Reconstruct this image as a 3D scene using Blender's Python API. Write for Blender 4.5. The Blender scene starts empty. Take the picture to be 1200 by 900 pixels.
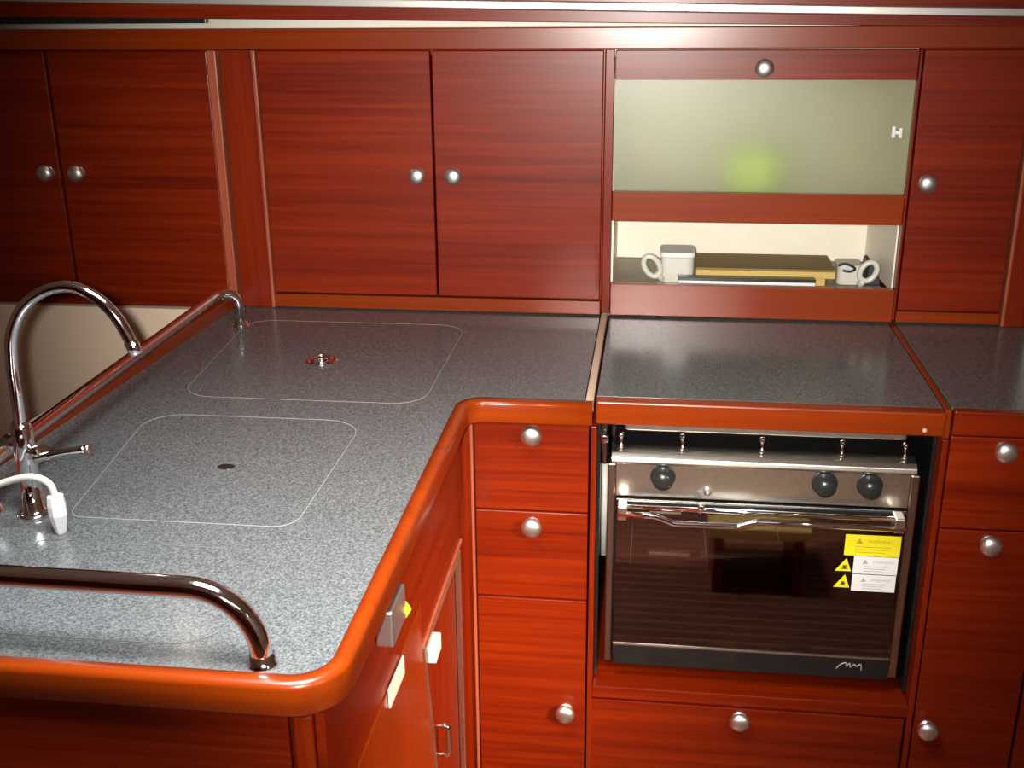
import bpy, bmesh, math, random
from mathutils import Vector, Matrix
random.seed(4)
Z0 = 0.90                       # worktop height; all z below are given relative to it
S = bpy.context.scene
COL = S.collection
PI = math.pi

# ------------------------------------------------------------------ materials
def new_mat(name):
    m = bpy.data.materials.new(name); m.use_nodes = True
    nt = m.node_tree; nt.nodes.clear()
    out = nt.nodes.new('ShaderNodeOutputMaterial')
    return m, nt, out
def N(nt, t, **kw):
    n = nt.nodes.new(t)
    for k, v in kw.items():
        if k in n.inputs: n.inputs[k].default_value = v
        else: setattr(n, k, v)
    return n
def plain(name, col, rough=.5, metal=0., coat=0., spec=.5, noise=.0, nscale=40, bump=0.):
    m, nt, out = new_mat(name)
    p = N(nt, 'ShaderNodeBsdfPrincipled')
    p.inputs['Roughness'].default_value = rough; p.inputs['Metallic'].default_value = metal
    p.inputs['Coat Weight'].default_value = coat; p.inputs['Specular IOR Level'].default_value = spec
    tc = N(nt, 'ShaderNodeTexCoord'); nz = N(nt, 'ShaderNodeTexNoise'); nz.inputs['Scale'].default_value = nscale
    nt.links.new(tc.outputs['Object'], nz.inputs['Vector'])
    r = N(nt, 'ShaderNodeValToRGB'); e = r.color_ramp.elements
    e[0].position = .3; e[1].position = .7
    e[0].color = (*[c*(1-noise) for c in col], 1); e[1].color = (*[min(1, c*(1+noise)) for c in col], 1)
    nt.links.new(nz.outputs['Fac'], r.inputs['Fac']); nt.links.new(r.outputs['Color'], p.inputs['Base Color'])
    if bump:
        b = N(nt, 'ShaderNodeBump'); b.inputs['Strength'].default_value = bump; b.inputs['Distance'].default_value = .001
        nt.links.new(nz.outputs['Fac'], b.inputs['Height']); nt.links.new(b.outputs['Normal'], p.inputs['Normal'])
    nt.links.new(p.outputs[0], out.inputs[0])
    return m
def wood(name, axis, dark, mid, light, rough=.36, coat=.30, stripe=1.15):
    """lacquered timber, grain running along axis (0 x, 1 y, 2 z)"""
    m, nt, out = new_mat(name)
    p = N(nt, 'ShaderNodeBsdfPrincipled')
    tc = N(nt, 'ShaderNodeTexCoord'); oi = N(nt, 'ShaderNodeObjectInfo')
    add = N(nt, 'ShaderNodeVectorMath', operation='ADD'); mul = N(nt, 'ShaderNodeVectorMath', operation='SCALE')
    comb = N(nt, 'ShaderNodeCombineXYZ')
    for i in range(3): nt.links.new(oi.outputs['Random'], comb.inputs[i])
    nt.links.new(comb.outputs[0], mul.inputs[0]); mul.inputs['Scale'].default_value = 7.3
    nt.links.new(tc.outputs['Object'], add.inputs[0]); nt.links.new(mul.outputs[0], add.inputs[1])
    def stretched(lo, hi, detail, rgh=.6):
        mp = N(nt, 'ShaderNodeMapping'); sc = [hi]*3; sc[axis] = lo; mp.inputs['Scale'].default_value = sc
        nz = N(nt, 'ShaderNodeTexNoise'); nz.inputs['Scale'].default_value = 1; nz.inputs['Detail'].default_value = detail
        nz.inputs['Roughness'].default_value = rgh; nz.inputs['Distortion'].default_value = .6
        nt.links.new(add.outputs[0], mp.inputs[0]); nt.links.new(mp.outputs[0], nz.inputs['Vector'])
        return nz
    a = stretched(1.1, 85, 3); b = stretched(9, 260, 3); c = stretched(.9, 9, 2)
    mx = N(nt, 'ShaderNodeMath', operation='MULTIPLY_ADD'); mx.inputs[1].default_value = .55*stripe; nt.links.new(a.outputs['Fac'], mx.inputs[0])
    mb = N(nt, 'ShaderNodeMath', operation='MULTIPLY_ADD'); mb.inputs[1].default_value = .25*stripe; nt.links.new(b.outputs['Fac'], mb.inputs[0])
    mc = N(nt, 'ShaderNodeMath', operation='MULTIPLY'); mc.inputs[1].default_value = .35; nt.links.new(c.outputs['Fac'], mc.inputs[0])
    nt.links.new(mc.outputs[0], mb.inputs[2]); nt.links.new(mb.outputs[0], mx.inputs[2])
    r = N(nt, 'ShaderNodeValToRGB'); e = r.color_ramp.elements
    e[0].position = .36; e[0].color = (*dark, 1); e[1].position = .78; e[1].color = (*light, 1)
    q = e.new(.57); q.color = (*mid, 1)
    nt.links.new(mx.outputs[0], r.inputs['Fac']); nt.links.new(r.outputs['Color'], p.inputs['Base Color'])
    p.inputs['Roughness'].default_value = rough; p.inputs['Coat Weight'].default_value = coat; p.inputs['Specular IOR Level'].default_value = .2; p.inputs['Coat Roughness'].default_value = .28
    bp = N(nt, 'ShaderNodeBump'); bp.inputs['Strength'].default_value = .06; bp.inputs['Distance'].default_value = .001
    nt.links.new(b.outputs['Fac'], bp.inputs['Height']); nt.links.new(bp.outputs['Normal'], p.inputs['Normal'])
    nt.links.new(p.outputs[0], out.inputs[0])
    return m
MD, MM, ML = (.082, .0042, .0002), (.152, .0092, .0003), (.222, .0180, .0005)
MW = {a: wood('mahogany_'+'xyz'[a], a, MD, MM, ML) for a in range(3)}
RD, RM, RL = (.185, .0205, .0008), (.255, .032, .0010), (.315, .046, .0016)
RIM = {a: wood('mahogany_rim_'+'xyz'[a], a, RD, RM, RL, rough=.25, coat=.7, stripe=.7) for a in range(3)}
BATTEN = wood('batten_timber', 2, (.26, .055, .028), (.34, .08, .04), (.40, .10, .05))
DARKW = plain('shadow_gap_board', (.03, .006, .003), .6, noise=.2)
RAW = wood('raw_edge', 1, (.42, .24, .16), (.62, .42, .30), (.70, .52, .40), coat=0, rough=.5)
BOARD = wood('board_timber', 0, (.24, .17, .065), (.30, .215, .085), (.36, .26, .11), coat=0, rough=.55, stripe=.6)
BOARDE = wood('board_edge', 0, (.55, .38, .11), (.65, .47, .16), (.72, .54, .22), coat=0, rough=.5, stripe=.6)
CHROME = plain('chrome', (.82, .82, .84), .07, 1., noise=.02)
SATIN = plain('satin_nickel', (.80, .78, .78), .40, 1., noise=.03)
STEEL = plain('brushed_steel', (.80, .75, .66), .31, 1., noise=.05, nscale=120)
BROWNSTEEL = plain('steel_edge_strip', (.42, .33, .26), .33, 1., noise=.06)  # stainless with the brown of reflected wood put into its colour
CREAM = plain('cream_laminate', (.86, .80, .66), .45, noise=.02)
HEAD = plain('headlining', (.78, .75, .64), .6, noise=.02)
TAUPE = plain('taupe_shelf', (.27, .215, .15), .5, noise=.1)
BLACK = plain('black_enamel', (.012, .012, .012), .25, noise=.2)
BLACKP = plain('black_plastic', (.02, .022, .022), .28, noise=.1)
CAVITY = plain('oven_enamel', (.016, .013, .012), .35, noise=.2)
WHITEP = plain('white_plastic', (.80, .80, .78), .35, noise=.02)
PALEP = plain('pale_plastic', (.62, .60, .53), .3, noise=.04)
YELLOW = plain('yellow_vinyl', (.90, .80, .02), .4, noise=.02)
PAPER = plain('white_vinyl', (.86, .86, .84), .4, noise=.01)
INK = plain('ink', (.10, .09, .02), .6)
INKG = plain('grey_ink', (.45, .45, .42), .6)
INKY = plain('olive_ink', (.48, .42, .02), .6)
LOGO = plain('silver_print', (.45, .42, .42), .4, .3)
GREEN = plain('lime_plastic', (.62, .88, .01), .4, noise=.05)
BRASS = plain('dull_brass', (.28, .20, .06), .35, 1., noise=.15)
SEAM = plain('seam_strip', (.27, .27, .265), .4, noise=.15, nscale=300)
SEAMF = plain('seam_faint', (.15, .15, .148), .4, noise=.3, nscale=60)
PIPE = plain('pale_hose', (.50, .49, .42), .5, noise=.08)
CABLE = plain('black_rubber', (.03, .03, .035), .5, noise=.1)

def linen():
    m, nt, out = new_mat('beige_weave')
    p = N(nt, 'ShaderNodeBsdfPrincipled'); p.inputs['Roughness'].default_value = .9
    tc = N(nt, 'ShaderNodeTexCoord')
    w = []
    for ax in ('X', 'Z'):
        wv = N(nt, 'ShaderNodeTexWave', bands_direction=ax); wv.inputs['Scale'].default_value = 90
        wv.inputs['Distortion'].default_value = 1.5; wv.inputs['Detail'].default_value = 2
        nt.links.new(tc.outputs['Object'], wv.inputs['Vector']); w.append(wv)
    ad = N(nt, 'ShaderNodeMath', operation='ADD'); nt.links.new(w[0].outputs['Fac'], ad.inputs[0]); nt.links.new(w[1].outputs['Fac'], ad.inputs[1])
    r = N(nt, 'ShaderNodeValToRGB'); e = r.color_ramp.elements
    e[0].color = (.80, .61, .45, 1); e[1].color = (.88, .71, .55, 1); e[1].position = 1.
    ha = N(nt, 'ShaderNodeMath', operation='MULTIPLY'); ha.inputs[1].default_value = .5; nt.links.new(ad.outputs[0], ha.inputs[0])
    nt.links.new(ha.outputs[0], r.inputs['Fac']); nt.links.new(r.outputs[0], p.inputs['Base Color']); nt.links.new(p.outputs[0], out.inputs[0])
    return m
LINEN = linen()
def granite():
    m, nt, out = new_mat('speckled_grey_laminate')
    p = N(nt, 'ShaderNodeBsdfPrincipled')
    tc = N(nt, 'ShaderNodeTexCoord')
    n1 = N(nt, 'ShaderNodeTexNoise'); n1.inputs['Scale'].default_value = 380; n1.inputs['Detail'].default_value = 3; n1.inputs['Roughness'].default_value = .7
    n2 = N(nt, 'ShaderNodeTexVoronoi'); n2.inputs['Scale'].default_value = 420
    for n in (n1, n2): nt.links.new(tc.outputs['Object'], n.inputs['Vector'])
    r = N(nt, 'ShaderNodeValToRGB'); e = r.color_ramp.elements
    e[0].position = .36; e[0].color = (.056, .060, .063, 1); e[1].position = .68; e[1].color = (.190, .200, .200, 1)
    q = e.new(.5); q.color = (.112, .118, .120, 1)
    nt.links.new(n1.outputs['Fac'], r.inputs['Fac'])
    r2 = N(nt, 'ShaderNodeValToRGB'); e = r2.color_ramp.elements
    e[0].position = .1; e[0].color = (1.2, 1.2, 1.2, 1); e[1].position = .5; e[1].color = (.88, .88, .88, 1)
    nt.links.new(n2.outputs['Distance'], r2.inputs['Fac'])
    mx = N(nt, 'ShaderNodeMix', data_type='RGBA', blend_type='MULTIPLY'); mx.inputs['Factor'].default_value = 1
    nt.links.new(r.outputs[0], mx.inputs[6]); nt.links.new(r2.outputs[0], mx.inputs[7])
    nt.links.new(mx.outputs[2], p.inputs['Base Color'])
    p.inputs['Roughness'].default_value = .19; p.inputs['Specular IOR Level'].default_value = .45
    bp = N(nt, 'ShaderNodeBump'); bp.inputs['Strength'].default_value = .05; bp.inputs['Distance'].default_value = .0005
    nt.links.new(n1.outputs['Fac'], bp.inputs['Height']); nt.links.new(bp.outputs['Normal'], p.inputs['Normal'])
    nt.links.new(p.outputs[0], out.inputs[0])
    return m
GRAN = granite()
def glass_dark():
    m, nt, out = new_mat('smoked_oven_glass')
    t = N(nt, 'ShaderNodeBsdfTransparent'); t.inputs[0].default_value = (.86, .80, .76, 1)
    g = N(nt, 'ShaderNodeBsdfGlossy'); g.inputs['Roughness'].default_value = .03; g.inputs[0].default_value = (1, 1, 1, 1)
    f = N(nt, 'ShaderNodeFresnel'); f.inputs['IOR'].default_value = 2.1
    mx = N(nt, 'ShaderNodeMixShader')
    nt.links.new(f.outputs[0], mx.inputs[0]); nt.links.new(t.outputs[0], mx.inputs[1]); nt.links.new(g.outputs[0], mx.inputs[2])
    nt.links.new(mx.outputs[0], out.inputs[0]); return m
OVGLASS = glass_dark()
def glass_frost():
    m, nt, out = new_mat('frosted_glass')
    tr = N(nt, 'ShaderNodeBsdfTranslucent'); tr.inputs[0].default_value = (.84, .86, .76, 1)
    rf = N(nt, 'ShaderNodeBsdfRefraction'); rf.inputs[0].default_value = (.92, .94, .86, 1); rf.inputs['Roughness'].default_value = .74; rf.inputs['IOR'].default_value = 1.35
    tp = N(nt, 'ShaderNodeBsdfTransparent'); tp.inputs[0].default_value = (.92, .94, .86, 1)
    df = N(nt, 'ShaderNodeBsdfDiffuse'); df.inputs[0].default_value = (.44, .42, .33, 1)
    gl = N(nt, 'ShaderNodeBsdfGlossy'); gl.inputs['Roughness'].default_value = .35
    def mix(a, b, f):
        x = N(nt, 'ShaderNodeMixShader'); x.inputs[0].default_value = f
        nt.links.new(a.outputs[0], x.inputs[1]); nt.links.new(b.outputs[0], x.inputs[2]); return x
    x = mix(rf, tr, .3); x = mix(x, df, .14); x = mix(x, tp, .26); x = mix(x, gl, .05)
    nt.links.new(x.outputs[0], out.inputs[0]); return m
FROST = glass_frost()
def sole():
    m, nt, out = new_mat('teak_and_holly_sole')
    p = N(nt, 'ShaderNodeBsdfPrincipled'); p.inputs['Roughness'].default_value = .35
    tc = N(nt, 'ShaderNodeTexCoord'); sp = N(nt, 'ShaderNodeSeparateXYZ'); nt.links.new(tc.outputs['Object'], sp.inputs[0])
    mu = N(nt, 'ShaderNodeMath', operation='MULTIPLY'); mu.inputs[1].default_value = 1/.037; nt.links.new(sp.outputs['Y'], mu.inputs[0])
    fr = N(nt, 'ShaderNodeMath', operation='FRACT'); nt.links.new(mu.outputs[0], fr.inputs[0])
    lt = N(nt, 'ShaderNodeMath', operation='LESS_THAN'); lt.inputs[1].default_value = .12; nt.links.new(fr.outputs[0], lt.inputs[0])
    nz = N(nt, 'ShaderNodeTexNoise'); nz.inputs['Scale'].default_value = 1
    mp = N(nt, 'ShaderNodeMapping'); mp.inputs['Scale'].default_value = (3, 60, 3); nt.links.new(tc.outputs['Object'], mp.inputs[0]); nt.links.new(mp.outputs[0], nz.inputs['Vector'])
    r = N(nt, 'ShaderNodeValToRGB'); e = r.color_ramp.elements
    e[0].color = (.14, .035, .02, 1); e[1].color = (.22, .06, .035, 1); nt.links.new(nz.outputs['Fac'], r.inputs['Fac'])
    mx = N(nt, 'ShaderNodeMix', data_type='RGBA'); nt.links.new(lt.outputs[0], mx.inputs[0]); nt.links.new(r.outputs[0], mx.inputs[6]); mx.inputs[7].default_value = (.55, .28, .16, 1)
    nt.links.new(mx.outputs[2], p.inputs['Base Color']); nt.links.new(p.outputs[0], out.inputs[0]); return m
SOLE = sole()

# ------------------------------------------------------------------ mesh helpers (coordinates: x, y, z relative to the worktop)
def B(): return bmesh.new()
def box(bm, x0, x1, y0, y1, z0, z1, bev=0.0015, seg=2):
    t = bmesh.new()
    v = [t.verts.new((x, y, z)) for z in (z0, z1) for y in (y0, y1) for x in (x0, x1)]
    for q in ((0, 2, 3, 1), (4, 5, 7, 6), (0, 1, 5, 4), (2, 6, 7, 3), (0, 4, 6, 2), (1, 3, 7, 5)): t.faces.new([v[i] for i in q])
    b = min(bev, .45*min(x1-x0, y1-y0, z1-z0))
    if b > 1e-5: bmesh.ops.bevel(t, geom=t.edges[:], offset=b, segments=seg, profile=.5, affect='EDGES')
    merge(bm, t)
def merge(bm, t, mat=None):
    me = bpy.data.meshes.new('tmp'); 
    if mat is not None: bmesh.ops.transform(t, matrix=mat, verts=t.verts[:])
    t.to_mesh(me); t.free(); bm.from_mesh(me); bpy.data.meshes.remove(me)
def hexa(bm, pts, bev=.001):
    """8 points: bottom four (ccw) then top four"""
    t = bmesh.new(); v = [t.verts.new(p) for p in pts]
    for q in ((3, 2, 1, 0), (4, 5, 6, 7), (0, 1, 5, 4), (1, 2, 6, 5), (2, 3, 7, 6), (3, 0, 4, 7)): t.faces.new([v[i] for i in q])
    bmesh.ops.recalc_face_normals(t, faces=t.faces[:])
    if bev: bmesh.ops.bevel(t, geom=t.edges[:], offset=bev, segments=2, profile=.5, affect='EDGES')
    merge(bm, t)
def prism(bm, poly, a, b, axis, bev=0.):
    """extrude 2-D polygon along axis from a to b"""
    t = bmesh.new()
    def P(p, d):
        return {0: (d, p[0], p[1]), 1: (p[0], d, p[1]), 2: (p[0], p[1], d)}[axis]
    v0 = [t.verts.new(P(p, a)) for p in poly]; v1 = [t.verts.new(P(p, b)) for p in poly]; n = len(poly)
    t.faces.new(v0[::-1]); t.faces.new(v1)
    for i in range(n): t.faces.new((v0[i], v0[(i+1) % n], v1[(i+1) % n], v1[i]))
    bmesh.ops.recalc_face_normals(t, faces=t.faces[:])
    if bev: bmesh.ops.bevel(t, geom=t.edges[:], offset=bev, segments=2, profile=.5, affect='EDGES')
    merge(bm, t)
def spline(pts, n=8, closed=False):
    P = [Vector(p) for p in pts]; out = []; L = len(P)
    for i in range(L if closed else L-1):
        g = (lambda k: P[k % L]) if closed else (lambda k: P[max(0, min(L-1, k))])
        p0, p1, p2, p3 = g(i-1), g(i), g(i+1), g(i+2)
        for j in range(n):
            t = j/n
            out.append(.5*((2*p1)+(-p0+p2)*t+(2*p0-5*p1+4*p2-p3)*t*t+(-p0+3*p1-3*p2+p3)*t**3))
    if not closed: out.append(P[-1])
    return out
def fillet(pts, r, n=8):
    P = [Vector(p) for p in pts]; out = [P[0]]
    for i in range(1, len(P)-1):
        a, b, c = P[i-1], P[i], P[i+1]; d1 = (a-b).normalized(); d2 = (c-b).normalized()
        ang = d1.angle(d2); tlen = min(r/math.tan(ang/2), (.97 if i == 1 else .49)*(a-b).length, (.97 if i == len(P)-2 else .49)*(c-b).length); rr = tlen*math.tan(ang/2)
        cen = b+(d1+d2).normalized()*(rr/math.sin(ang/2)); s = b+d1*tlen-cen; e = b+d2*tlen-cen
        th = s.angle(e)
        for j in range(n+1): out.append(cen+(s*math.sin((1-j/n)*th)+e*math.sin(j/n*th))/math.sin(th))
    out.append(P[-1]); return out
def tube(bm, pts, r, seg=16, closed=False, cap=True):
    P = [Vector(p) for p in pts]; n = len(P); rad = r if isinstance(r, (list, tuple)) else [r]*n
    t0 = (P[1]-P[0]).normalized(); up = Vector((0, 0, 1)) if abs(t0.z) < .9 else Vector((1, 0, 0))
    nrm = t0.cross(up).normalized(); rings = []
    for i in range(n):
        t = (P[(i+1) % n]-P[i-1]).normalized() if closed or 0 < i < n-1 else ((P[1]-P[0]) if i == 0 else (P[-1]-P[-2])).normalized()
        nrm = (nrm-t*nrm.dot(t)).normalized(); bn = t.cross(nrm)
        rings.append([bm.verts.new(P[i]+(nrm*math.cos(2*PI*k/seg)+bn*math.sin(2*PI*k/seg))*rad[i]) for k in range(seg)])
    for i in range(n if closed else n-1):
        A, C = rings[i], rings[(i+1) % n]
        for k in range(seg):
            f = bm.faces.new((A[k], A[(k+1) % seg], C[(k+1) % seg], C[k])); f.smooth = True
    if cap and not closed:
        bm.faces.new(rings[0][::-1]); bm.faces.new(rings[-1])
def lathe(bm, prof, loc, axis=(0, 0, 1), seg=24):
    t = bmesh.new(); rings = []
    for r, h in prof:
        if r < 1e-6: rings.append([t.verts.new((0, 0, h))])
        else: rings.append([t.verts.new((r*math.cos(2*PI*k/seg), r*math.sin(2*PI*k/seg), h)) for k in range(seg)])
    for A, C in zip(rings, rings[1:]):
        for k in range(seg):
            q = [A[k % len(A)], A[(k+1) % len(A)], C[(k+1) % len(C)], C[k % len(C)]]
            u = []; [u.append(x) for x in q if x not in u]
            if len(u) > 2:
                f = t.faces.new(u); f.smooth = True
    bmesh.ops.recalc_face_normals(t, faces=t.faces[:])
    rot = Vector((0, 0, 1)).rotation_difference(Vector(axis)).to_matrix().to_4x4()
    merge(bm, t, Matrix.Translation(loc) @ rot)
def obj(name, bm, mat, parent=None, label=None):
    me = bpy.data.meshes.new(name)
    off = Vector((0, 0, -Z0))
    if parent is not None:
        p = parent
        w = Vector((0, 0, 0))
        while p is not None: w += Vector(p.location); p = p.parent
        off = w-Vector((0, 0, Z0))
    bmesh.ops.translate(bm, verts=bm.verts[:], vec=-off)
    bm.normal_update(); bm.to_mesh(me); bm.free()
    o = bpy.data.objects.new(name, me); COL.objects.link(o); me.materials.append(mat)
    if parent is not None: o.parent = parent
    if label: o['label'] = label
    return o
def tag(o, label, cat, group=None):
    o['label'] = label; o['category'] = cat
    if group: o['group'] = group
    return o
def thing(name, label, cat, loc, group=None):
    o = bpy.data.objects.new(name, None); COL.objects.link(o); o.empty_display_size = .05
    o.location = (loc[0], loc[1], loc[2]+Z0); return tag(o, label, cat, group)
def struct(name, bm, mat):
    o = obj(name, bm, mat); o['kind'] = 'structure'; return o
def rect(x0, x1, y0, y1, r, n=8):
    """rounded rectangle, ccw; r = radii for (x0y0, x1y0, x1y1, x0y1)"""
    if not isinstance(r, (list, tuple)): r = [r]*4
    out = []
    for (cx, cy, a0), rr in zip(((x0, y0, PI), (x1, y0, 1.5*PI), (x1, y1, 0), (x0, y1, .5*PI)), r):
        sx = 1 if cx == x0 else -1; sy = 1 if cy == y0 else -1
        for j in range(n+1):
            a = a0+.5*PI*j/n
            out.append((cx+sx*rr+rr*math.cos(a), cy+sy*rr+rr*math.sin(a)))
    return out
def offset_poly(p, d):
    """offset open 2-D path to its right by d"""
    out = []; n = len(p)
    for i in range(n):
        a = Vector(p[max(i-1, 0)]); b = Vector(p[min(i+1, n-1)]); t = (b-a).normalized(); out.append((p[i][0]+t.y*d, p[i][1]-t.x*d))
    return out
def knob(parent, x, y, z, axis=(0, -1, 0)):
    b = B()
    lathe(b, [(0, 0), (.0125, 0), (.0125, .0025), (.0075, .004), (.0075, .008), (.013, .0095), (.0162, .0125), (.0158, .0165), (.0125, .0205), (.0065, .0228), (0, .0233)], (x, y, z), axis, 28)
    return obj('knob', b, SATIN, parent, 'round satin nickel knob')
def door(parent, x0, x1, z0, z1, y=0., th=.018, m=None, name='door', g=.0015):
    b = B(); box(b, x0+g, x1-g, y, y+th, z0+g, z1-g, .0016)
    return obj(name, b, m or MW[0], parent)
def hollow(parent, x0, x1, y0, y1, z0, z1, m=None, t=.012, name='body'):
    """carcass: sides, top, bottom, back (open in front)"""
    b = B()
    box(b, x0, x0+t, y0, y1, z0, z1); box(b, x1-t, x1, y0, y1, z0, z1)
    box(b, x0+t, x1-t, y0, y1, z0, z0+t); box(b, x0+t, x1-t, y0, y1, z1-t, z1)
    box(b, x0+t, x1-t, y1-t, y1, z0+t, z1-t)
    return obj(name, b, m or MW[0], parent)

# ------------------------------------------------------------------ room shell
XL, XR, YB, YF, ZF, ZC = -2.3, 1.5, .46, -3.4, -Z0, 1.05
b = B(); box(b, XL, XR, YF, YB, ZF-.04, ZF, 0); struct('floor', b, SOLE)
b = B(); box(b, XL, XR, YB, YB+.04, ZF, ZC, 0); struct('wall_back', b, CREAM)
b = B(); box(b, XL-.04, XL, YF, YB+.04, ZF, ZC, 0); struct('wall_left', b, HEAD)
b = B(); box(b, XR, XR+.04, YF, YB+.04, ZF, ZC, 0); struct('wall_right', b, HEAD)
b = B(); box(b, XL, XR, YF-.04, YF, ZF, ZC, 0); struct('wall_front', b, MW[0])
b = B(); box(b, XL-.04, XR+.04, YF-.04, YB+.04, ZC, ZC+.04, 0); struct('ceiling', b, HEAD)

# cornice: planks and light strips above the cupboards
b = B(); box(b, -1.75, 1.25, -.008, .014, .482, .5185, .002); struct('trim_1', b, RIM[0])
b = B(); box(b, -.718, 1.25, .016, .03, .50, .60, .0005); struct('trim_2', b, HEAD)                 # light headlining showing in the gap
b = B(); box(b, -1.75, -.7185, .016, .03, .50, .60, .0005); struct('trim_3', b, HEAD)
b = B(); box(b, -1.75, -.719, -.004, .012, .5275, .545, .001); struct('trim_4', b, BLACKP)           # dark handhold strip at the left
def slope(x): return -.0195*(x+1.1)
def sloped(zb0, zt0, y0, y1, x0=-1.75, x1=1.25):
    bb = B()
    hexa(bb, [(x0, y0, zb0+slope(x0)*.70), (x1, y0, zb0+slope(x1)*.70), (x1, y1, zb0+slope(x1)*.70), (x0, y1, zb0+slope(x0)*.70),
              (x0, y0, zt0+slope(x0)), (x1, y0, zt0+slope(x1)), (x1, y1, zt0+slope(x1)), (x0, y1, zt0+slope(x0))], .0012)
    return bb
struct('trim_5', sloped(.5405, .5665, -.016, .014), MW[0])
def sl2(z0, z1, y0, y1, x0=-1.75, x1=1.25):
    bb = B()
    hexa(bb, [(x0, y0, z0+slope(x0)), (x1, y0, z0+slope(x1)), (x1, y1, z0+slope(x1)), (x0, y1, z0+slope(x0)),
              (x0, y0, z1+slope(x0)), (x1, y0, z1+slope(x1)), (x1, y1, z1+slope(x1)), (x0, y1, z1+slope(x0))], .001)
    return bb
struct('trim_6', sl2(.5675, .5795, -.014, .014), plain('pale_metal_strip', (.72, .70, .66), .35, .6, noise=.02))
struct('trim_7', sl2(.5805, .75, -.022, .014), MW[0])
b = B(); box(b, -1.75, 1.25, .03, .44, .60, .62, 0); struct('trim_8', b, CREAM)

# ------------------------------------------------------------------ wall cupboards
ZT = .4808
c = thing('wall_cabinet', 'dark mahogany two-door wall cabinet at the far left above the beige panel', 'cabinet', (-1.05, .2, .01), 'mahogany wall cabinets')
hollow(c, -1.38, -.726, .020, .40, .008, ZT)
for x0, x1, kx in ((-1.37, -1.0375, -1.062), (-1.0345, -.724, -1.0)):
    d = door(c, x0, x1, .020, ZT); knob(d, kx, 0, .257)
b = B(); box(b, -1.38, -.726, .030, .045, -.012, .0075, .001); obj('valance', b, MW[0], c, 'dark recessed strip under the doors')

c = thing('filler_panel', 'narrow plain upright panel between the left and middle wall cabinets', 'panel', (-.68, 0, 0))
b = B(); box(b, -.699, -.639, -.002, .018, .001, ZT, .001); obj('panel', b, MW[2], c)
for x in (-.7215, -.6385):
    b = B(); box(b, x, x+(.017 if x < -.7 else .006), -.010 if x < -.7 else -.006, .018, 0.001, ZT, .002); obj('batten', b, BATTEN, c, 'paler upright edge strip')

c = thing('wall_cabinet', 'middle mahogany two-door wall cabinet behind the worktop, knobs side by side', 'cabinet', (-.32, .2, .0), 'mahogany wall cabinets')
hollow(c, -.632, -.0025, .020, .40, .004, ZT)
d = door(c, -.632, -.3125, .030, ZT); knob(d, -.342, 0, .260)
d = door(c, -.3115, -.004, .030, ZT); knob(d, -.275, 0, .260)
b = B(); box(b, -.632, -.004, -.003, .019, .003, .0285, .0012); obj('bottom_rail', b, RIM[0], c)

# open-fronted unit with frosted flap over the stove
c = thing('display_cabinet', 'wall unit over the stove with frosted glass flap above an open shelf', 'cabinet', (.27, .13, .0))
NX0, NX1 = .0135, .5265
for x0, x1 in ((-.0015, NX0), (NX1, .5305)):
    b = B(); box(b, x0, x1, -.001, .40, .006, ZT, .001); obj('side_panel', b, MW[2], c)
b = B(); box(b, NX0, .5115, .014, .26, .040, .054, .0005); obj('shelf', b, TAUPE, c, 'taupe shelf floor')
b = B(); box(b, NX0, NX1, .246, .26, .055, ZT, .0005); obj('back_panel', b, CREAM, c, 'cream back panel')
b = B(); box(b, NX0, NX1, .018, .245, ZT-.014, ZT, .0005); obj('top_panel', b, CREAM, c)
for x0, x1 in ((.512, NX1-.0005), (NX0+.0005, NX0+.004)):
    b = B(); q0, q1 = (x0, x1) if x0 < .1 else (.523, .526)
    hexa(b, [(q0, .019, .055), (q1, .019, .055), (x1, .245, .055), (x0, .245, .055), (q0, .019, ZT-.015), (q1, .019, ZT-.015), (x1, .245, ZT-.015), (x0, .245, ZT-.015)], .0004); obj('lining', b, CREAM, c, 'cream side lining')
b = B(); box(b, .018, .5225, .016, .20, .216, .2225, .0005); obj('glass_shelf', b, CREAM, c)
b = B(); box(b, NX0+.001, NX1-.001, -.002, .018, .181, .234, .0015); obj('middle_rail', b, RIM[0], c)
b = B(); box(b, NX0+.001, NX1-.001, -.004, .0138, .0035, .064, .0015); obj('bottom_rail', b, RIM[0], c)
b = B(); box(b, NX0+.0015, NX1-.0015, -.001, .017, .4305, ZT-.001, .0015); fl = obj('flap_rail', b, MW[0], c); knob(fl, .269, -.001, .450)
b = B(); box(b, NX0+.0015, NX1-.0015, .008, .012, .2345, .430, .0008); obj('frosted_pane', b, FROST, c, 'grey-green frosted glass pane')
b = B(); box(b, .4925, .4985, -.001, .0075, .333, .353, .001); box(b, .5045, .5105, .000, .0075, .333, .350, .001); box(b, .497, .506, .001, .0075, .339, .345, .001)
obj('glass_clip', b, WHITEP, c, 'small white glass clip')

c = thing('wall_cabinet', 'right-hand single-door wall cabinet beside the frosted glass unit', 'cabinet', (.62, .2, .0), 'mahogany wall cabinets')
hollow(c, .532, .714, .020, .40, .004, ZT)
d = door(c, .5325, .7125, .024, ZT); knob(d, .559, 0, .257)
b = B(); box(b, .5325, .7125, -.002, .019, .003, .0235, .001); obj('bottom_rail', b, RIM[0], c)
c = thing('filler_panel', 'upright mahogany end panel at the far right edge behind the worktop', 'panel', (.74, 0, 0))
b = B(); box(b, .7205, .757, -.004, .018, .001, ZT, .001); obj('panel', b, MW[2], c)
b = B(); box(b, .7145, .720, -.007, .018, .001, ZT, .0015); obj('batten', b, BATTEN, c, 'paler upright edge strip')
b = B(); box(b, .7585, 1.25, -.016, -.007, .0001, ZT, .001); tag(obj('lining_panel', b, CREAM), 'cream lining panel right of the end panel above the worktop', 'panel')
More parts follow.
